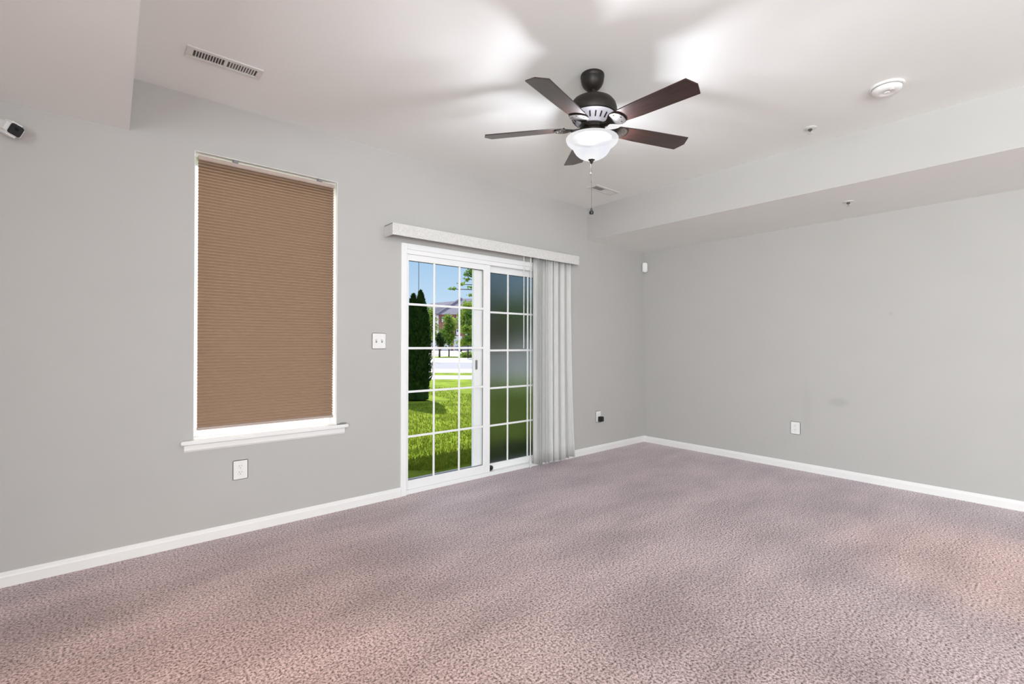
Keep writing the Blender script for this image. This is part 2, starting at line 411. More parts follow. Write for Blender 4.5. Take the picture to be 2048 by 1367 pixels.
# ------------------------------------------------------------------ window 1 and its sill
win = empty('window_1', (WX0, YA, WZ0), kind='structure')
win['label'] = 'tall white framed window behind the brown pleated shade'; win['category'] = 'window'
T0 = Matrix.Translation((-WX0, -YA, -WZ0))
f = MB(); ya, yb = YA+0.085, YA+0.135
fx0, fx1 = WX0+0.006, WX1-0.006
f.box(WX0, ya, WZ0, fx0, yb, WZ1); f.box(fx1, ya, WZ0, WX1, yb, WZ1); f.box(fx0, ya, WZ0, fx1, yb, WZ0+0.008); f.box(fx0, ya, WZ1-0.008, fx1, yb, WZ1)
bmesh.ops.transform(f.bm, matrix=T0, verts=f.bm.verts); f.build('window_frame', M['vinyl'], win)
f = MB().face([(fx0, YA+0.11, WZ0+0.008), (fx1, YA+0.11, WZ0+0.008), (fx1, YA+0.11, WZ1-0.008), (fx0, YA+0.11, WZ1-0.008)]); bmesh.ops.transform(f.bm, matrix=T0, verts=f.bm.verts); f.build('window_glass', M['diffuser'], win)  # added diffusing pane, so the sun glows white around the shade
f = MB().box(WX0, YA-0.005, WZ0-0.022, WX1, YA+0.085, WZ0).box(0.320, YA-0.045, WZ0-0.022, 1.330, YA, WZ0, 0.004)
bmesh.ops.transform(f.bm, matrix=T0, verts=f.bm.verts); f.build('window_sill', M['trim'], win)
f = MB(); prof = [(0, 0), (0.006, 0.0), (0.014, 0.012), (0.016, 0.040), (0.022, 0.050), (0, 0.050)]
xa, xb2 = 0.338, 1.312
A = [f.bm.verts.new((xa, YA-d, WZ0-0.072+z)) for d, z in prof]; B = [f.bm.verts.new((xb2, YA-d, WZ0-0.072+z)) for d, z in prof]
for i in range(len(prof)): f.bm.faces.new((A[i], A[(i+1) % 6], B[(i+1) % 6], B[i]))
f.bm.faces.new(A); f.bm.faces.new(B); bmesh.ops.recalc_face_normals(f.bm, faces=f.bm.faces)
bmesh.ops.transform(f.bm, matrix=T0, verts=f.bm.verts); f.build('window_apron', M['trim'], win)

f = MB()
f.box(WX0, YA+0.001, WZ0, WX0+0.003, ya, WZ1).box(WX1-0.003, YA+0.001, WZ0, WX1, ya, WZ1).box(WX0+0.003, YA+0.001, WZ1-0.003, WX1-0.003, ya, WZ1)
bmesh.ops.transform(f.bm, matrix=T0, verts=f.bm.verts); f.build('jamb_liner', M['trim'], win)

# brown cellular shade hung inside the reveal
SX0, SX1, SZ0, SZ1, SY = 0.4045, 1.2385, 0.682, 2.378, YA+0.030
sh = empty('cellular_shade', ((SX0+SX1)/2, SY, SZ1), 'brown pleated shade pulled down over the tall window, backlit', 'window shade')
cx = (SX0+SX1)/2
hw = (SX1-SX0)/2
MB().box(-hw, -0.022, -0.026, hw, 0.024, 0.0, 0.003).build('headrail', M['rail'], sh)
g = MB(); n = 86; zt, zb_ = -0.026, SZ0-SZ1+0.016
zs = []
for i in range(n):
    z = zt + (zb_-zt)*i/n; dz = (zb_-zt)/n
    zs += [(z, 0.013), (z+dz*0.20, 0.002), (z+dz*0.45, -0.008), (z+dz*0.75, -0.008), (z+dz*0.94, 0.003)]
zs.append((zb_, 0.011)); prev = None
for i, (z, d) in enumerate(zs):
    rag = 0.004*random.random() if z < -1.25 else 0.0
    a = g.bm.verts.new((-hw+0.002, d, z)); b = g.bm.verts.new((hw-0.002-rag, d, z))
    if prev: g.bm.faces.new((prev[0], prev[1], b, a))
    prev = (a, b)
g.build('pleated_fabric', M['shade'], sh)
MB().box(-hw, -0.014, SZ0-SZ1, hw, 0.014, SZ0-SZ1+0.018, 0.003).build('bottom_rail', M['rail'], sh)
for x in (-0.215, 0.315):
    MB().box(x-0.014, -0.024, -0.002, x+0.014, 0.02, 0.018, 0.002).build('mounting_bracket', M['grey'], sh)
# small dark clip at the right end of the sill
MB().box(-0.022, -0.010, 0, 0.022, 0.010, 0.010, 0.003).box(-0.045, -0.006, 0, -0.025, 0.006, 0.006, 0.002).build('clip', M['grey'], loc=(1.295, YA-0.022, WZ0))
tag(bpy.data.objects['clip'], 'small grey clip lying on the right end of the window sill', 'clip')

# ------------------------------------------------------------------ door 1, sliding patio door
door = empty('door_1', (DX0, YA, 0), kind='structure'); door['label'] = 'white sliding glass patio door with grilles, looking out on a lawn'; door['category'] = 'door'
TD = Matrix.Translation((-DX0, -YA, 0))
def dpart(mb, name, m_, parent=door, smooth=False):
    bmesh.ops.transform(mb.bm, matrix=TD, verts=mb.bm.verts); return mb.build(name, m_, parent, smooth=smooth)
f = MB()
yi, yo = YA-0.012, YA+0.14
f.box(DX0, yi, 0, DX0+0.050, yo, DZ1, 0.003); f.box(DX1-0.050, yi, 0, DX1, yo, DZ1, 0.003)
f.box(DX0+0.05, yi, 1.985, DX1-0.05, yo, DZ1, 0.003); f.box(DX0+0.05, YA+0.004, 0.0, DX1-0.05, yo, 0.035, 0.003)
f.box(DX0+0.05, YA+0.055, 1.950, DX1-0.05, yo, 1.985, 0.002)
f.box(DX0+0.05, YA+0.006, 1.950, DX1-0.05, YA+0.012, 1.985, 0.001)
dpart(f, 'door_frame', M['vinyl'])
def panel(name, xs, zs_, yg, stile_l, stile_r, rail_b, rail_t, th=0.036):
    p = MB()
    xl, xr, zb2, zt2 = xs[0], xs[-1], zs_[0], zs_[-1]
    p.box(xl-stile_l, yg-th/2, zb2-rail_b, xl, yg+th/2, zt2+rail_t, 0.003); p.box(xr, yg-th/2, zb2-rail_b, xr+stile_r, yg+th/2, zt2+rail_t, 0.003)
    p.box(xl, yg-th/2, zb2-rail_b, xr, yg+th/2, zb2, 0.003); p.box(xl, yg-th/2, zt2, xr, yg+th/2, zt2+rail_t, 0.003)
    po = dpart(p, name, M['vinyl'])
    g_ = MB(); bw = 0.009
    for x in xs[1:-1]: g_.box(x-bw, yg-0.011, zb2, x+bw, yg-0.003, zt2, 0.002)
    for z in zs_[1:-1]: g_.box(xl, yg-0.0115, z-bw, xr, yg-0.0035, z+bw, 0.002)
    go = dpart(g_, 'grille', M['vinyl'], po)
    gl = dpart(MB().box(xl-0.004, yg+0.001, zb2-0.004, xr+0.004, yg+0.005, zt2+0.004), 'door_glass', M['glass'], po)
    ga = MB(); t_ = 0.004
    ga.box(xl, yg-0.002, zb2, xl+t_, yg, zt2).box(xr-t_, yg-0.002, zb2, xr, yg, zt2).box(xl, yg-0.002, zb2, xr, yg, zb2+t_).box(xl, yg-0.002, zt2-t_, xr, yg, zt2)
    dpart(ga, 'gasket', M['black'], po)
    return po
zsL = [0.108, 0.464, 0.829, 1.184, 1.543, 1.899]
zsR = [0.096, 0.450, 0.803, 1.159, 1.519, 1.893]
pl = panel('door_panel', [1.842, 2.085, 2.342, 2.604], zsL, YA+0.030, 0.026, 0.076, 0.072, 0.050)
pr = panel('door_panel', [2.676, 2.937, 3.198, 3.459], zsR, YA+0.075, 0.150, 0.065, 0.060, 0.056)
h_ = MB().box(2.540, YA+0.044, 0.985, 2.562, YA+0.058, 1.075, 0.006); dpart(h_, 'latch', M['grey'], pr)
h_ = MB().lathe([(0, 0), (0.020, 0), (0.022, 0.004), (0.022, 0.020), (0.018, 0.026), (0, 0.026)], 20, Matrix.Translation((2.715, YA+0.056, 0.062)) @ Matrix.Rotation(pi/2, 4, 'X')); h_.box(2.695, YA+0.030, 0.036, 2.715, YA+0.056, 0.085, 0.003)
dpart(h_, 'foot_lock', M['dkgrey'], pr, True)
# insect screen in its own frame, outside the right panel
sc = MB(); ys = YA+0.118
sc.box(2.660, ys-0.008, 0.045, 2.690, ys+0.008, 1.945).box(3.490, ys-0.008, 0.045, 3.520, ys+0.008, 1.945).box(2.69, ys-0.008, 0.045, 3.49, ys+0.008, 0.075).box(2.69, ys-0.008, 1.915, 3.49, ys+0.008, 1.945)
so = dpart(sc, 'screen_frame', M['vinyl'])
dpart(MB().box(2.688, ys-0.001, 0.073, 3.492, ys+0.001, 1.917), 'insect_screen', M['mesh'], so)

# ------------------------------------------------------------------ vertical blind
VX0, VX1, VY, VZ0, VZ1 = 1.621, 3.735, 3.300, 2.049, 2.140
vb = empty('vertical_blind', (VX1, YA-0.07, VZ1), 'grey vertical blind drawn to the right of the sliding door under a long valance', 'blind')
TV = Matrix.Translation((-VX1, -(YA-0.07), -VZ1))
def vpart(mb, name, m_, parent=vb, smooth=False):
    bmesh.ops.transform(mb.bm, matrix=TV, verts=mb.bm.verts); return mb.build(name, m_, parent, smooth=smooth)
f = MB().box(VX0, VY, VZ0, VX1, VY+0.008, VZ1, 0.002).box(VX0, VY+0.004, VZ0, VX0+0.008, YA, VZ1, 0.002).box(VX1-0.008, VY+0.004, VZ0, VX1, YA, VZ1, 0.002).box(VX0, VY+0.004, VZ1-0.006, VX1, YA, VZ1)
vpart(f, 'valance', M['valance'])
vpart(MB().box(VX0+0.02, VY+0.050, VZ0+0.025, VX1-0.02, VY+0.095, VZ1-0.012, 0.003), 'headrail', M['vinyl'])
# vanes bunched at the right: hang point, angle (0 = along the wall), bottom drift
vy = VY+0.072
vanes = [(3.182, 88, 0.004, 0.0, 0), (3.204, 82, 0.0, 0.0, 0), (3.228, 86, 0.0, -0.004, 0), (3.276, 78, 0.0, -0.008, 4), (3.304, 66, 0.01, -0.012, 10),
         (3.350, 38, 0.0, -0.012, -4), (3.384, 84, 0.01, -0.002, -4), (3.432, 28, 0.01, -0.006, -8), (3.474, 82, 0.015, -0.004, -8),
         (3.526, 24, 0.02, -0.008, -6), (3.568, 78, 0.035, 0.0, -6), (3.620, 34, 0.100, 0.03, 14)]
for x, ang, dx, dy, tw in vanes:
    g = MB(); nz, nx = 14, 6; rows = []
    ztop, zbot = VZ0+0.02, 0.025 + random.random()*0.02
    for i in range(nz+1):
        t = i/nz; z = ztop + (zbot-ztop)*t
        a = R(ang + tw*t*t)
        row = []
        for j in range(nx+1):
            s_ = (j/nx-0.5)*0.089
            bow = 0.015*(1-(2*j/nx-1)**2)
            px = x + dx*t*t + s_*cos(a) + bow*sin(a)
            py = vy + dy*t*t - s_*sin(a) + bow*cos(a)
            row.append((px, py, z))
        rows.append(row)
    V = [[g.bm.verts.new(p) for p in row] for row in rows]
    for i in range(nz):
        for j in range(nx): g.bm.faces.new((V[i][j], V[i][j+1], V[i+1][j+1], V[i+1][j]))
    o = vpart(g, 'vane', M['vane'], smooth=True)
    sm = o.modifiers.new('thickness', 'SOLIDIFY'); sm.thickness = 0.0012
vpart(MB().tube([(3.005, VY+0.055, VZ0+0.03), (3.005, VY+0.055, 1.18)], 0.0045, 8), 'wand', M['wand'], smooth=True)
vpart(MB().tube([(3.095, VY+0.055, VZ0+0.03), (3.095, VY+0.055, 0.10)], 0.006, 8).box(3.085, VY+0.046, 0.03, 3.105, VY+0.064, 0.10, 0.004), 'control_cord', M['wand'], smooth=False)
vpart(MB().tube([(3.39, VY+0.022, VZ0), (3.39, VY+0.022, 1.25)], 0.0016, 6).lathe([(0, 1.23), (0.006, 1.235), (0.007, 1.25), (0.003, 1.265), (0, 1.266)], 10, Matrix.Translation((3.39, VY+0.022, 0))), 'pull_chain', M['plate'])

# ------------------------------------------------------------------ ceiling fan
FX, FY, FZ = 2.051, 1.718, 2.436
fan = empty('ceiling_fan', (FX, FY, H), 'dark bronze five-blade ceiling fan with a lit white glass bowl', 'ceiling fan')
nrm = Vector((-0.0223, -0.0465, 1)).normalized()
qt = Vector((0, 0, 1)).rotation_difference(nrm).to_matrix().to_4x4()
TF = Matrix.Translation((0, 0, FZ-H)) @ qt            # hub frame relative to the empty
def fpart(mb, name, m_, parent=fan, smooth=True, tilt=True, extra=None):
    if extra is not None: bmesh.ops.transform(mb.bm, matrix=extra, verts=mb.bm.verts)
    if tilt: bmesh.ops.transform(mb.bm, matrix=TF, verts=mb.bm.verts)
    return mb.build(name, m_, parent, smooth=smooth)
fpart(MB().lathe([(0, 0), (0.064, 0), (0.066, -0.006), (0.066, -0.016), (0.0645, -0.018), (0.064, -0.028), (0.061, -0.045), (0.053, -0.063), (0.040, -0.078), (0.026, -0.087), (0, -0.089)], 40), 'canopy', M['bronze'], tilt=False)
fpart(MB().lathe([(0, 0.228), (0.011, 0.228), (0.011, 0.150), (0, 0.150)], 20).lathe([(0.011, 0.178), (0.022, 0.172), (0.026, 0.165), (0.026, 0.155), (0.011, 0.15)], 24), 'downrod', M['bronze'])
hous = fpart(MB().lathe([(0, 0.170), (0.040, 0.169), (0.080, 0.160), (0.108, 0.145), (0.125, 0.124), (0.133, 0.100), (0.134, 0.082), (0.130, 0.066), (0.124, 0.062), (0, 0.062)], 48), 'motor_housing', M['bronze'])
fpart(MB().lathe([(0.124, 0.063), (0.122, 0.055), (0.100, 0.030), (0.082, 0.012), (0.078, 0.008), (0, 0.008)], 48), 'vent_ring', M['litbronze'], hous)
g = MB()
for i in range(22):
    a = 2*pi*i/22
    T_ = Matrix.Rotation(a, 4, 'Z') @ Matrix.Translation((0.104, 0, 0.0345)) @ Matrix.Rotation(R(-48.5), 4, 'Y')
    g.box(-0.015, -0.0034, -0.003, 0.015, 0.0034, 0.0014, 0.0, T_)
fpart(g, 'vent_slots', M['black'], hous, smooth=False)
fpart(MB().lathe([(0, 0.010), (0.068, 0.010), (0.070, 0.004), (0.070, -0.010), (0.060, -0.016), (0.056, -0.022), (0.056, -0.036), (0.062, -0.040), (0.062, -0.058), (0.050, -0.062), (0, -0.062)], 40), 'switch_housing', M['bronze'])
PH0, TILT, RB = -1.6023, -0.1971, 0.6371
for kk in range(5):
    rot = Matrix.Rotation(PH0 + kk*2*pi/5, 4, 'Z')
    pitch = rot @ Matrix.Rotation(TILT, 4, 'X')
    w2 = 0.1307/2
    pts = [(0.150, -0.040), (0.158, -0.048), (0.30, -0.0585), (RB-0.024, -w2), (RB, -0.0008), (RB-0.024, w2), (0.30, 0.0585), (0.158, 0.048), (0.150, 0.040)]
    if kk == 0: bl_me = MB().prism(pts, -0.003, 0.003, 0.001).build('blade', M['wood'], fan)
    else: bl_ = bl_me.copy(); COL.objects.link(bl_); bl_.parent = fan
    bl = bl_me if kk == 0 else bl_
    bl.matrix_local = TF @ pitch
    iron = [(0.058, -0.016), (0.085, -0.014), (0.110, -0.016), (0.132, -0.030), (0.150, -0.048), (0.170, -0.056), (0.196, -0.050), (0.212, -0.030), (0.218, 0.0),
            (0.212, 0.030), (0.196, 0.050), (0.170, 0.056), (0.150, 0.048), (0.132, 0.030), (0.110, 0.016), (0.085, 0.014), (0.058, 0.016)]
    ib = MB().prism(iron, -0.010, -0.0035, 0.0015)
    ib.prism([(0.058, -0.016), (0.10, -0.014), (0.12, -0.012), (0.12, 0.012), (0.10, 0.014), (0.058, 0.016)], -0.016, -0.008, 0.002)
    for sx, sy in ((0.178, -0.034), (0.178, 0.034), (0.200, 0)):
        ib.lathe([(0, -0.013), (0.004, -0.0125), (0.005, -0.0095)], 10, Matrix.Translation((sx, sy, 0)), cap=False)
    ib.build('blade_iron', M['bronze'], bl)
# glass bowl: bell rim, waist, rounded bottom, open on top
outer = [(0.143, -0.060), (0.1455, -0.064), (0.1450, -0.072), (0.140, -0.084), (0.130, -0.095), (0.119, -0.103), (0.110, -0.110), (0.105, -0.118), (0.099, -0.130), (0.088, -0.146), (0.072, -0.160), (0.052, -0.171), (0.030, -0.177), (0.006, -0.179)]
bowl = fpart(MB().lathe(outer, 56, cap=False), 'glass_bowl', M['bowl'])
fpart(MB().lathe([(0, -0.0615), (0.107, -0.0615), (0.110, -0.060), (0.107, -0.0585), (0, -0.0585)], 48), 'fitter_pan', M['bronze'])
fpart(MB().lathe([(0, -0.172), (0.018, -0.175), (0.019, -0.180), (0.011, -0.184), (0.009, -0.192), (0.005, -0.200), (0, -0.203)], 20), 'finial', M['bronze'])
bz = (TF @ Vector((0, 0, -0.200)))
def chain(name, x, y, z0, z1, big):
    c = MB().tube([(x, y, z0), (x, y, z1)], 0.0011, 6)
    zz = z1
    while zz < z0: c.lathe([(0, zz-0.0018), (0.0018, zz), (0, zz+0.0018)], 8, Matrix.Translation((x, y, 0)), cap=False); zz += 0.006
    co = fpart(c, name, M['chain'], tilt=False)
    if big:
        fpart(MB().lathe([(0, 0.002), (0.003, 0.0), (0.005, -0.008), (0.012, -0.020), (0.0135, -0.027), (0.011, -0.033), (0, -0.036)], 18, Matrix.Translation((x, y, z1))), 'chain_pull', M['black'], co, tilt=False)
        fpart(MB().lathe([(0, 0.006), (0.0032, 0.004), (0.0032, -0.006), (0, -0.008)], 10, Matrix.Translation((x, y, z0-0.10))), 'connector', M['chain'], co, tilt=False)
    else:
        fpart(MB().lathe([(0, 0.001), (0.003, -0.002), (0.004, -0.010), (0, -0.014)], 10, Matrix.Translation((x, y, z1))), 'chain_pull', M['chain'], co, tilt=False)
chain('pull_chain', bz.x, bz.y, bz.z, 1.985-H, True)
chain('pull_chain', bz.x+0.035, bz.y+0.035, -0.455, 2.205-H, False)
# bulbs inside the bowl
for i in range(3):
    ox, oy = 0.060*cos(PH0+0.6+i*2*pi/3), 0.060*sin(PH0+0.6+i*2*pi/3)
    d = bpy.data.lights.new('bulb', 'POINT'); d.energy = 27.0; d.shadow_soft_size = 0.022; d.color = (0.90, 0.92, 1.0)
    o = bpy.data.objects.new('bulb', d); COL.objects.link(o); o.parent = fan
    o.location = TF @ Vector((ox, oy, -0.105))

# ------------------------------------------------------------------ ceiling fittings
def air_vent(x, y, label):
    t = empty('air_vent', (x, y, H), label, 'air vent', 'white ceiling air vents')
    f_ = MB(); hx, hy = 0.176, 0.060
    f_.box(-hx, -hy, -0.007, hx, -0.034, 0, 0.002).box(-hx, 0.034, -0.007, hx, hy, 0, 0.002).box(-hx, -0.034, -0.007, -0.144, 0.034, 0, 0.002).box(0.150, -0.034, -0.007, hx, 0.034, 0, 0.002).box(-0.006, -0.034, -0.007, 0.010, 0.034, 0, 0.002)
    f_.build('vent_frame', M['ventmetal'], t)
    MB().box(-0.144, -0.034, -0.0008, 0.150, 0.034, -0.0002).build('duct_opening', M['duct'], t)
    for sgn, xa_, xb_ in ((-1, -0.144, -0.006), (1, 0.010, 0.150)):
        s_ = MB(); n_ = 11
        for i in range(1, n_):
            xx = xa_ + (xb_-xa_)*i/n_
            s_.box(-0.0035, -0.034, -0.0006, 0.0035, 0.034, 0.0006, 0, Matrix.Translation((xx, 0, -0.0042)) @ Matrix.Rotation(sgn*R(40), 4, 'Y'))
        tag(s_.build('louver', M['ventmetal'], t))
    MB().lathe([(0, -0.0085), (0.004, -0.008), (0.005, -0.006)], 12, Matrix.Translation((-0.161, 0, 0)), cap=False).build('screw', M['ventmetal'], t)
    return t
air_vent(0.462, 2.930, 'white rectangular ceiling vent above the shaded window')
air_vent(3.660, 2.925, 'white rectangular ceiling vent near the far corner, behind the fan chain')

sd = empty('smoke_detector', (3.440, 0.672, H), 'round white smoke detector on the ceiling at the right', 'smoke detector')
MB().lathe([(0, 0), (0.082, 0), (0.083, -0.004), (0.081, -0.010), (0.074, -0.012), (0, -0.012)], 40).build('base', M['plate'], sd, smooth=True)
MB().lathe([(0.070, -0.010), (0.072, -0.016), (0.071, -0.026), (0.064, -0.036), (0.050, -0.040), (0.030, -0.041), (0.026, -0.038), (0.014, -0.038), (0.012, -0.041), (0, -0.041)], 40).build('cover', M['plate'], sd, smooth=True)
MB().lathe([(0.0705, -0.0115), (0.0725, -0.0130), (0.0725, -0.0150), (0.0705, -0.0158)], 40, cap=False).build('gap_ring', M['slot'], sd)
MB().lathe([(0, -0.043), (0.010, -0.0425), (0.011, -0.0395)], 16, Matrix.Translation((-0.03, -0.03, 0)), cap=False).build('test_button', M['ventmetal'], sd)

def sprinkler(x, y, z, label):
    t = empty('fire_sprinkler', (x, y, z), label, 'sprinkler', 'fire sprinklers')
    MB().lathe([(0, 0), (0.038, 0), (0.039, -0.003), (0.030, -0.007), (0.016, -0.008), (0, -0.008)], 28).build('escutcheon', M['ventmetal'], t, smooth=True)
    MB().lathe([(0, -0.006), (0.012, -0.006), (0.012, -0.016), (0.006, -0.020), (0, -0.020)], 16).build('body', M['dkgrey'], t, smooth=True)
    a = MB()
    for s_ in (-1, 1): a.tube([(s_*0.010, 0, -0.015), (s_*0.012, 0, -0.026), (s_*0.004, 0, -0.036)], 0.002, 6)
    a.build('frame_arm', M['brass'], t, smooth=True)
    MB().lathe([(0, -0.038), (0.014, -0.038), (0.015, -0.0365), (0, -0.0355)], 20).build('deflector', M['ventmetal'], t, smooth=True)
sprinkler(3.705, 1.150, H, 'small white sprinkler head on the main ceiling, between the fan and the smoke detector')
sprinkler(4.515, 1.130, ZS, 'small white sprinkler head under the soffit along the right wall')

# motion sensor in the corner
ms = empty('motion_sensor', (XB-0.032, YA-0.032, 2.18), 'small white motion sensor high in the far corner', 'motion sensor', rz=R(-45))
MB().box(-0.030, -0.024, -0.060, 0.030, 0.012, 0.060, 0.010).build('housing', M['plate'], ms, smooth=True)
MB().lathe([(0, -0.022), (0.014, -0.022), (0.018, -0.012), (0.018, 0.0), (0, 0.0)], 20, Matrix.Translation((0, -0.0235, -0.038)) @ Matrix.Scale(0.5, 4, (0, 1, 0))).build('lens', M['plate'], ms, smooth=True)

# security camera on the window wall, far left
sc_ = empty('security_camera', (-0.440, YA, 2.276), 'white security camera with a black face high at the left edge', 'security camera')
aim = Vector((0.50, -0.80, -0.30)).normalized()
q = aim.to_track_quat('-Y', 'Z').to_matrix().to_4x4()
pos = Vector((0.062, -0.095, -0.008))
QB = Matrix.Translation(pos) @ q @ Matrix.Rotation(R(16), 4, 'Y')
MB().box(-0.036, -0.040, -0.036, 0.036, 0.050, 0.036, 0.016, QB).build('housing', M['plate'], sc_, smooth=True)
rr = [(sx*(0.0155+0.010*cos(a_)), sz*(0.0165+0.010*sin(a_))) for sx, sz, a0 in ((1, 1, 0), (-1, 1, 1), (-1, -1, 0), (1, -1, 1)) for a_ in ([pi/2*q_/5 for q_ in range(6)] if not a0 else [pi/2*(5-q_)/5 for q_ in range(6)])]
fc = MB().prism(rr, 0.036, 0.0425, 0.001, QB @ Matrix.Rotation(pi/2, 4, 'X')).build('face', M['blackgloss'], sc_, smooth=True)
MB().lathe([(0, 0), (0.009, 0), (0.010, -0.001), (0, -0.002)], 18, QB @ Matrix.Translation((0, -0.0425, 0.006)) @ Matrix.Rotation(pi/2, 4, 'X')).build('lens', M['black'], fc, smooth=True)
MB().tube([(0, -0.012, 0.018), (0.006, -0.035, 0.016), tuple(QB @ Vector((0, 0.045, 0.005)))], [0.012, 0.011, 0.014], 12).lathe([(0, 0), (0.030, 0), (0.031, 0.006), (0.026, 0.014), (0, 0.014)], 24, Matrix.Translation((0, 0, 0.018)) @ Matrix.Rotation(pi/2, 4, 'X')).build('mount', M['plate'], sc_, smooth=True)

for (x, y, z, nm_) in ((3.55, -0.75, H, 'round recessed ceiling lamp behind the camera at the right'), (-0.55, 0.9, ZL, 'round recessed ceiling lamp in the left soffit, outside the picture')):
    dl = empty('recessed_light', (x, y, z), nm_, 'ceiling light')
    MB().lathe([(0.055, 0), (0.085, 0), (0.086, -0.005), (0.070, -0.009), (0.055, -0.004)], 32).build('trim_ring', M['ventmetal'], dl, smooth=True)
    MB().lathe([(0, -0.001), (0.055, -0.001), (0.055, -0.003), (0, -0.003)], 32).build('lamp_lens', M['lens'], dl)

# ------------------------------------------------------------------ wall plates
def wall_plate(name, loc, rz, label, cat, group, kind, wd=0.086, ht=0.124):
    t = empty(name, loc, label, cat, group, rz)
    MB().box(-wd/2, -0.006, -ht/2, wd/2, 0, ht/2, 0.0035).build('cover_plate', M['plate'], t, smooth=True)
    if kind == 'outlet':
        for s_ in (-1, 1):
            rc = MB().lathe([(0, 0), (0.0172, 0), (0.0172, 0.0018), (0.016, 0.003), (0, 0.003)], 24, Matrix.Translation((0, -0.005, s_*0.0195)) @ Matrix.Rotation(pi/2, 4, 'X')).build('receptacle', M['plate'], t, smooth=True)
            MB().box(-0.0078, -0.0086, s_*0.0195+0.001, -0.0054, -0.0079, s_*0.0195+0.010).box(0.0054, -0.0086, s_*0.0195+0.002, 0.0076, -0.0079, s_*0.0195+0.009).lathe([(0, 0), (0.0026, 0), (0.0026, 0.0006), (0, 0.0006)], 12, Matrix.Translation((0, -0.0080, s_*0.0195-0.007)) @ Matrix.Rotation(pi/2, 4, 'X')).build('slots', M['slot'], rc)
        MB().lathe([(0, 0), (0.003, 0), (0.002, 0.0012), (0, 0.0012)], 10, Matrix.Translation((0, -0.006, 0)) @ Matrix.Rotation(pi/2, 4, 'X')).build('screw', M['ventmetal'], t)
    else:
        for x in (-0.023, 0.023):
            tg = MB().box(x-0.0055, -0.0078, -0.013, x+0.0055, -0.0055, 0.013, 0.0008).build('toggle_slot', M['grey'], t)
            MB().box(-0.0042, -0.016, -0.006, 0.0042, 0.0, 0.006, 0.0015, Matrix.Translation((x, -0.007, 0.002)) @ Matrix.Rotation(R(-28), 4, 'X')).build('toggle', M['plate'], tg)
    return t
wall_plate('light_switch', (1.580, YA, 1.241), 0, 'white double light switch between the window and the sliding door', 'light switch', None, 'switch', 0.114, 0.122)
wall_plate('power_outlet', (0.639, YA, 0.408), 0, 'white power outlet below the shaded window', 'power outlet', 'power outlets', 'outlet')
wall_plate('power_outlet', (4.222, YA, 0.402), 0, 'white power outlet with a black plug, left of the far corner', 'power outlet', 'power outlets', 'outlet')
wall_plate('power_outlet', (XB, 1.716, 0.406), R(-90), 'white power outlet on the right wall', 'power outlet', 'power outlets', 'outlet')
pa = empty('plug_adapter', (4.232, YA-0.0065, 0.376), 'small black plug-in adapter in the outlet near the far corner', 'plug adapter')
MB().box(-0.026, -0.052, -0.030, 0.026, -0.003, 0.026, 0.005).build('body', M['black'], pa, smooth=True)
MB().box(-0.018, -0.020, -0.044, 0.014, -0.004, -0.028, 0.004).build('connector', M['grey'], pa, smooth=True)

# ------------------------------------------------------------------ added windows around the fill lamps behind the camera
for nm, parts in (('fill_window_2', [(X0-0.10, -3.0, 0.5, X0-0.06, -2.95, 2.2), (X0-0.10, -0.85, 0.5, X0-0.06, -0.8, 2.2), (X0-0.10, -3.0, 0.5, X0-0.06, -0.8, 0.55), (X0-0.10, -3.0, 2.15, X0-0.06, -0.8, 2.2), (X0-0.10, -1.92, 0.5, X0-0.06, -1.88, 2.2)]),
                  ('fill_window_3', [(-0.3, Y0-0.10, 0.5, -0.25, Y0-0.06, 2.2), (2.05, Y0-0.10, 0.5, 2.1, Y0-0.06, 2.2), (-0.25, Y0-0.10, 0.5, 2.05, Y0-0.06, 0.55), (-0.25, Y0-0.10, 2.15, 2.05, Y0-0.06, 2.2), (0.88, Y0-0.10, 0.55, 0.92, Y0-0.06, 2.15)])):
    f = MB()
    for p in parts: f.box(*p)
    struct(f.build(nm, M['vinyl']), 'white window frame added around a fill lamp behind the camera', 'window')

# ------------------------------------------------------------------ outdoors
GZ = -0.12
f2 = Vector((sin(YAW), cos(YAW), 0)); r2 = Vector((cos(YAW), -sin(YAW), 0))
def gp(px, D, z=GZ):            # ground point in the street's own axes: depth along the street normal, lateral along the street
    return f2*D + r2*((px-1024)/FPX*D) + Vector((0, 0, z))
def strip(name, d0, d1, z, m_, label, cat, l0=-60, l1=60, h=0.05):
    b = MB(); pts = [f2*d0 + r2*l0, f2*d0 + r2*l1, f2*d1 + r2*l1, f2*d1 + r2*l0]
    b.prism([(p.x, p.y) for p in pts], z-h, z)
    return struct(b.build(name, m_), label, cat)
lw = MB(); far = f2*17.8 - r2*40
lw.prism([(-32, YA+TH), ((17.8-cos(YAW)*(YA+TH))/sin(YAW), YA+TH), (far.x, far.y)], GZ-0.05, GZ)
struct(lw.build('lawn', M['lawn']), 'green lawn outside the sliding door', 'lawn')
struct(MB().box(DX0-0.4, YA+TH, GZ, DX1+0.5, YA+TH+0.60, GZ+0.012).build('patio', M['concrete']), 'narrow concrete step right outside the door', 'patio')
strip('sidewalk', 17.8, 20.0, GZ+0.005, M['concrete'], 'white concrete sidewalk beyond the lawn', 'sidewalk')
strip('verge', 20.0, 21.8, GZ, M['lawn'], 'grass verge between sidewalk and kerb', 'verge')
strip('kerb', 21.8, 25.2, GZ+0.005, M['concrete'], 'pale concrete gutter along the road', 'kerb')
strip('road', 25.2, 34.0, GZ, M['asphalt'], 'pale grey road', 'road')
strip('parking_apron', 34.0, 45.0, GZ+0.005, M['concrete'], 'white concrete on the far side of the road', 'pavement')
strip('far_verge', 45.0, 50.0, GZ+0.01, M['lawn'], 'grass strip across the road', 'verge')
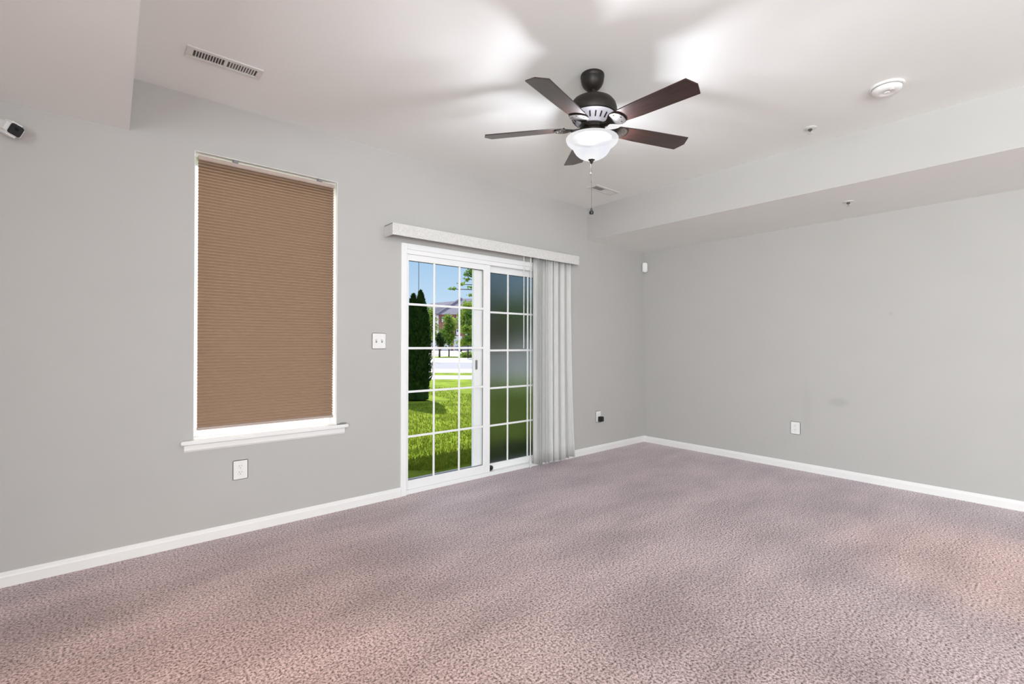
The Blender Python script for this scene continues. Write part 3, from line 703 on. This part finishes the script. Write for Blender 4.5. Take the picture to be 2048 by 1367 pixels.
strip('parking_lot', 50.0, 140.0, GZ, M['tan'], 'pale parking lot before the houses', 'parking lot', -120, 120)

# grass blades of the near lawn
random.seed(11)
g = MB()
for i in range(16000):
    D = 5.0 + 9.5*random.random()**1.5; px = random.uniform(806, 1100)
    p = gp(px, D)
    if p.y < YA+TH+0.7 or (p.xy - Vector((5.55, 9.95))).length < 0.75 or (p.xy - Vector((gp(992, 13.5).x, gp(992, 13.5).y))).length < 1.2: continue
    a = random.uniform(0, 2*pi); hgt = random.uniform(0.025, 0.06); wd = random.uniform(0.004, 0.008)
    d = Vector((cos(a), sin(a), 0)); ln = Vector((random.uniform(-0.03, 0.03), random.uniform(-0.03, 0.03), hgt))
    g.face([p - d*wd, p + d*wd, p + ln])
tag(g.build('grass', M['grass']), 'short sunlit grass blades of the near lawn', 'grass', kind='stuff')

def foliage(n, centers, size, seed, squash=1.0, shell=0.55, upright=False):
    random.seed(seed); g_ = MB()
    tot = sum(c[3]*c[3]*c[4] for c in centers)
    for c in centers:
        k_ = int(n*c[3]*c[3]*c[4]/tot)
        for i in range(k_):
            v = Vector((random.gauss(0, 1), random.gauss(0, 1), random.gauss(0, 1))).normalized()
            rr = shell + (1-shell)*random.random()
            p = Vector((c[0] + v.x*c[3]*rr, c[1] + v.y*c[3]*rr, c[2] + v.z*c[4]*rr))
            a = Vector((random.gauss(0, 1), random.gauss(0, 1), random.gauss(0, 1)*(2.2 if upright else 0.7))).normalized()
            b = a.orthogonal().normalized()
            if random.random() < 0.5: b = a.cross(b)
            s_ = size*random.uniform(0.6, 1.3)
            g_.face([p - a*s_, p + b*s_*0.5, p + a*s_, p - b*s_*0.5])
    return g_

# twin-topped evergreen
random.seed(3)
ev = empty('evergreen_tree', (5.48, 10.02, GZ), 'dark green twin-topped columnar evergreen close to the sliding door', 'tree')
def cone_foliage(stems, n, size, seed):
    random.seed(seed); g_ = MB()
    for (sx, sy, h_, rmax) in stems:
        for i in range(n):
            t = random.random()**0.85; z = 0.01 + t*(h_-0.01)
            prof = (0.45+0.55*min(1, t/0.25)**0.7) if t < 0.25 else (1.0 - 0.13*(t-0.25)/0.45 if t < 0.70 else 0.87*max(0.0, (1-t)/0.30)**0.75)
            rr = rmax*prof*(0.72+0.30*random.random()); a = random.uniform(0, 2*pi)
            rr *= 1 + 0.10*sin(3*a+7*t) + 0.06*sin(9*t+2*a)
            p = Vector((sx+rr*cos(a), sy+rr*sin(a), z))
            ax = Vector((0.45*cos(a)+random.gauss(0, .35), 0.45*sin(a)+random.gauss(0, .35), 1)).normalized()
            b = ax.cross(Vector((cos(a), sin(a), 0))).normalized()
            s_ = size*random.uniform(0.6, 1.4)
            g_.face([p - ax*s_*0.4, p + b*s_*0.45, p + ax*s_, p - b*s_*0.45])
        pr_ = [(0.0, 0.02)] + [(rmax*0.72*(1.0 if t < 0.7 else max(0.02, (1-t)/0.3)), 0.03+t*(h_-0.06)) for t in (0, 0.2, 0.4, 0.6, 0.7, 0.8, 0.9, 1.0)]
        g_.lathe(pr_, 14, Matrix.Translation((sx, sy, 0)), cap=False)
    return g_
s1 = r2*(-0.02); s2 = r2*0.155
cone_foliage([(s1.x, s1.y, 2.50, 0.27), (s2.x, s2.y, 2.58, 0.27), (-0.20*r2.x, -0.20*r2.y, 2.1, 0.24)], 5200, 0.055, 5).build('foliage', M['evergreen'], ev)
MB().tube([(0, 0, 0), (0, 0, 0.5)], 0.06).build('trunk', M['bark'], ev)

def tree(px, D, h_, rad, label, seed, m_='leaf', n=900, size=0.16, trunk=0.08, crown0=0.3, group='trees across the road'):
    p = gp(px, D); t = empty('tree', p, label, 'tree', group)
    random.seed(seed)
    ch = h_*(1-crown0); cs = []
    for i in range(9):
        tt = i/8; z = h_*crown0 + ch*(0.08 + 0.86*tt); rr = rad*(0.55+0.75*sin(pi*(0.18+0.75*tt)))*0.62
        a = random.uniform(0, 2*pi); o_ = rad*0.38*(1-tt*0.7)
        cs.append((o_*cos(a), o_*sin(a), z, rr, ch*0.16))
    foliage(n, cs, size, seed, shell=0.2).build('foliage', M[m_], t)
    tk = MB().tube([(0, 0, 0), (0.02, 0, h_*crown0), (0, 0.02, h_*0.9)], [trunk, trunk*0.8, trunk*0.2], 8)
    for i in range(5):
        a = random.uniform(0, 2*pi); z = h_*(crown0 + 0.1*i)
        tk.tube([(0, 0, z), (rad*0.6*cos(a), rad*0.6*sin(a), z+h_*0.14)], [trunk*0.4, trunk*0.1], 6)
    tk.build('trunk', M['bark'], t)
tree(898, 50, 4.4, 1.15, 'leafy green tree across the road, in front of the brick house', 21, n=1500)
tree(879, 47, 2.4, 0.75, 'small dark round tree with a bare trunk across the road', 22, m_='evergreen', n=800, size=0.12, crown0=0.42, trunk=0.10)
tree(936, 44, 5.2, 1.5, 'tall leafy tree across the road, seen beside the door stile', 23, n=1500)
tree(860, 60, 6.0, 1.3, 'pale green tree half hidden behind the evergreen', 24, n=900, size=0.2)
tree(1010, 48, 6.5, 2.6, 'broad tree across the road, blurred by the insect screen', 25, n=1500, size=0.2)
tree(1062, 40, 6.0, 2.4, 'bushy tree across the road at the right of the screen', 26, n=1500, size=0.2)
# near tree whose boughs hang in at the top right of the clear panel
nt_p = gp(992, 13.5)
nt = empty('tree', nt_p, 'nearer tree with bright drooping boughs against the sky', 'tree')
random.seed(31); cs = []
tkb = MB().tube([(0, 0, 0), (0.03, 0, 1.2), (0, 0.03, 3.6)], [0.09, 0.07, 0.02], 10)
for (lat, dep, z, L) in ((-0.72, 0.1, 3.42, 1), (-0.88, -0.1, 3.18, 0), (-1.05, 0.0, 3.05, 0), (-1.32, 0.05, 2.92, 0), (-0.78, 0.15, 2.98, 0), (-0.75, -0.2, 2.72, 0), (-0.82, 0.15, 2.45, 1), (-0.72, -0.1, 2.2, 1), (-0.95, 0.0, 2.15, 0),
                         (-0.85, 0.1, 1.80, 1), (-0.72, -0.2, 1.5, 1), (-0.92, 0.1, 1.42, 1), (-0.30, -0.2, 2.55, 1), (-0.35, 0.2, 1.35, 1), (0.4, 0.1, 2.6, 1), (0.5, 0, 1.9, 1), (0.1, 0.3, 3.2, 1), (0.45, -0.2, 1.4, 1)):
    e_ = r2*lat + f2*dep; tkb.tube([(0, 0, z-0.25), (e_.x*0.5, e_.y*0.5, z-0.02), (e_.x, e_.y, z)], [0.022, 0.014, 0.006], 6)
    if L: cs.append((e_.x, e_.y, z-0.03, 0.26, 0.14))
    else: cs.append((e_.x*0.95, e_.y*0.95, z, 0.15, 0.05))
tkb.build('trunk', M['bark'], nt)
foliage(2600, cs, 0.05, 32, shell=0.1).build('foliage', M['leafnear'], nt)
bp_ = gp(934, 46); bs = empty('shrub', bp_, 'low bright green shrub bed across the road', 'shrub')
foliage(700, [(0, 0, 0.25, 0.8, 0.35), (r2.x*0.9, r2.y*0.9, 0.25, 0.7, 0.3)], 0.12, 41, shell=0.3).build('foliage', M['leafnear'], bs)
pp = gp(837, 40); po_ = empty('street_pole', pp, 'thin grey pole rising behind the twin-topped evergreen', 'pole')
MB().tube([(0, 0, 0), (0, 0, 9.5)], [0.05, 0.035], 8).build('shaft', M['pole'], po_); MB().lathe([(0, 0), (0.16, 0), (0.14, 0.25), (0, 0.25)], 12).build('base', M['pole'], po_)

# townhouse with brick front across the lot
HD = 95.0
hb = empty('townhouse', gp(935, HD), 'brick townhouse with a grey hipped roof far beyond the lawn', 'house')
hrot = Matrix((r2, f2, Vector((0, 0, 1)))).transposed().to_4x4()
def hx(px): return (px-935)/FPX*HD
def hz(py): return 1.22 - GZ + (687.5-py)/FPX*HD
def hpart(mb, name, m_, parent=hb):
    bmesh.ops.transform(mb.bm, matrix=hrot, verts=mb.bm.verts); return mb.build(name, m_, parent)
ez = hz(629)
hpart(MB().box(hx(877), 0, 0, hx(1040), 9, ez), 'brick_wall', M['brick'])
hpart(MB().box(hx(868), -0.15, 0, hx(877), 9, ez), 'siding_corner', M['siding'])
hpart(MB().box(hx(800), 3.0, 0, hx(868), 12, hz(640)), 'siding_wall', M['siding'])
rf = MB(); xa_, xb_ = hx(874), hx(1044)
pk = hz(592)
rf.face([(xa_, -0.6, ez), (xb_, -0.6, ez), (hx(1020), 5, pk), (hx(917), 5, pk)]).face([(xa_, -0.6, ez), (hx(917), 5, pk), (xa_, 10, ez)]).face([(xb_, -0.6, ez), (xb_, 10, ez), (hx(1020), 5, pk)]).face([(xa_, 10, ez), (hx(917), 5, pk), (hx(1020), 5, pk), (xb_, 10, ez)]).face([(xa_, -0.6, ez), (xa_, 10, ez), (xb_, 10, ez), (xb_, -0.6, ez)])
rf.tube([(xa_, -0.6, ez), (hx(917), 5, pk)], 0.28, 6)
hpart(rf, 'roof', M['roof'])
rf = MB(); rf.face([(hx(790), 2.4, hz(640)), (hx(885), 2.4, hz(640)), (hx(912), 7.5, hz(594)), (hx(848), 7.5, hz(600))]).face([(hx(790), 2.4, hz(640)), (hx(848), 7.5, hz(600)), (hx(790), 12, hz(640))]).face([(hx(848), 7.5, hz(600)), (hx(912), 7.5, hz(594)), (hx(912), 12, hz(640)), (hx(790), 12, hz(640))])
hpart(rf, 'side_roof', M['roof'])
for px in (886, 900, 915, 932, 950, 968):
    for (t0, t1) in ((633, 644), (658, 670)):
        fr_ = hpart(MB().box(hx(px-4.6), -0.10, hz(t1), hx(px+4.6), 0.02, hz(t0)), 'shutter', M['wpane'])
        wf = hpart(MB().box(hx(px-2.4), -0.16, hz(t1), hx(px+2.4), 0.0, hz(t0)), 'window', M['siding'])
        hpart(MB().box(hx(px-1.3), -0.2, hz((t0+t1)/2-0.6), hx(px+1.3), -0.1, hz(t0+1.2)), 'pane', M['wpane'], wf)
for px in (892, 916, 945):
    hpart(MB().box(hx(px-9), -0.12, 0, hx(px+9), 0.0, hz(672)), 'garage_door', M['siding'])

# parked car
cp = gp(936, 80); car = empty('car', cp, 'dark blue car parked beyond the shrub across the road', 'car')
def cpart(mb, name, m_):
    bmesh.ops.transform(mb.bm, matrix=hrot, verts=mb.bm.verts); return mb.build(name, m_, car, smooth=True)
side = [(-2.2, 0.3), (2.2, 0.3), (2.25, 0.7), (1.9, 0.9), (1.1, 0.95), (0.5, 1.42), (-1.0, 1.45), (-1.7, 0.98), (-2.2, 0.9)]
cpart(MB().prism(side, -0.85, 0.85, 0.06, Matrix.Rotation(pi/2, 4, 'X')), 'body', M['carpaint'])
cpart(MB().prism([(0.95, 0.97), (0.45, 1.36), (-0.95, 1.38), (-1.5, 0.99)], -0.87, 0.87, 0.01, Matrix.Rotation(pi/2, 4, 'X')), 'side_window', M['wpane'])
for x in (-1.35, 1.35):
    for y in (-0.8, 0.8):
        cpart(MB().lathe([(0, -0.1), (0.32, -0.1), (0.33, 0), (0.32, 0.1), (0, 0.1)], 20, Matrix.Translation((x, y, 0.33)) @ Matrix.Rotation(pi/2, 4, 'X')), 'wheel', M['tyre'])

# upper-storey deck above the door: casts the shade on the grass by the wall
dk = MB().box(2.30, YA+TH, 4.0, 9.5, 8.45, 4.2)
struct(dk.build('upper_deck', M['deck']), 'upper storey deck above the door, outside the picture', 'deck')
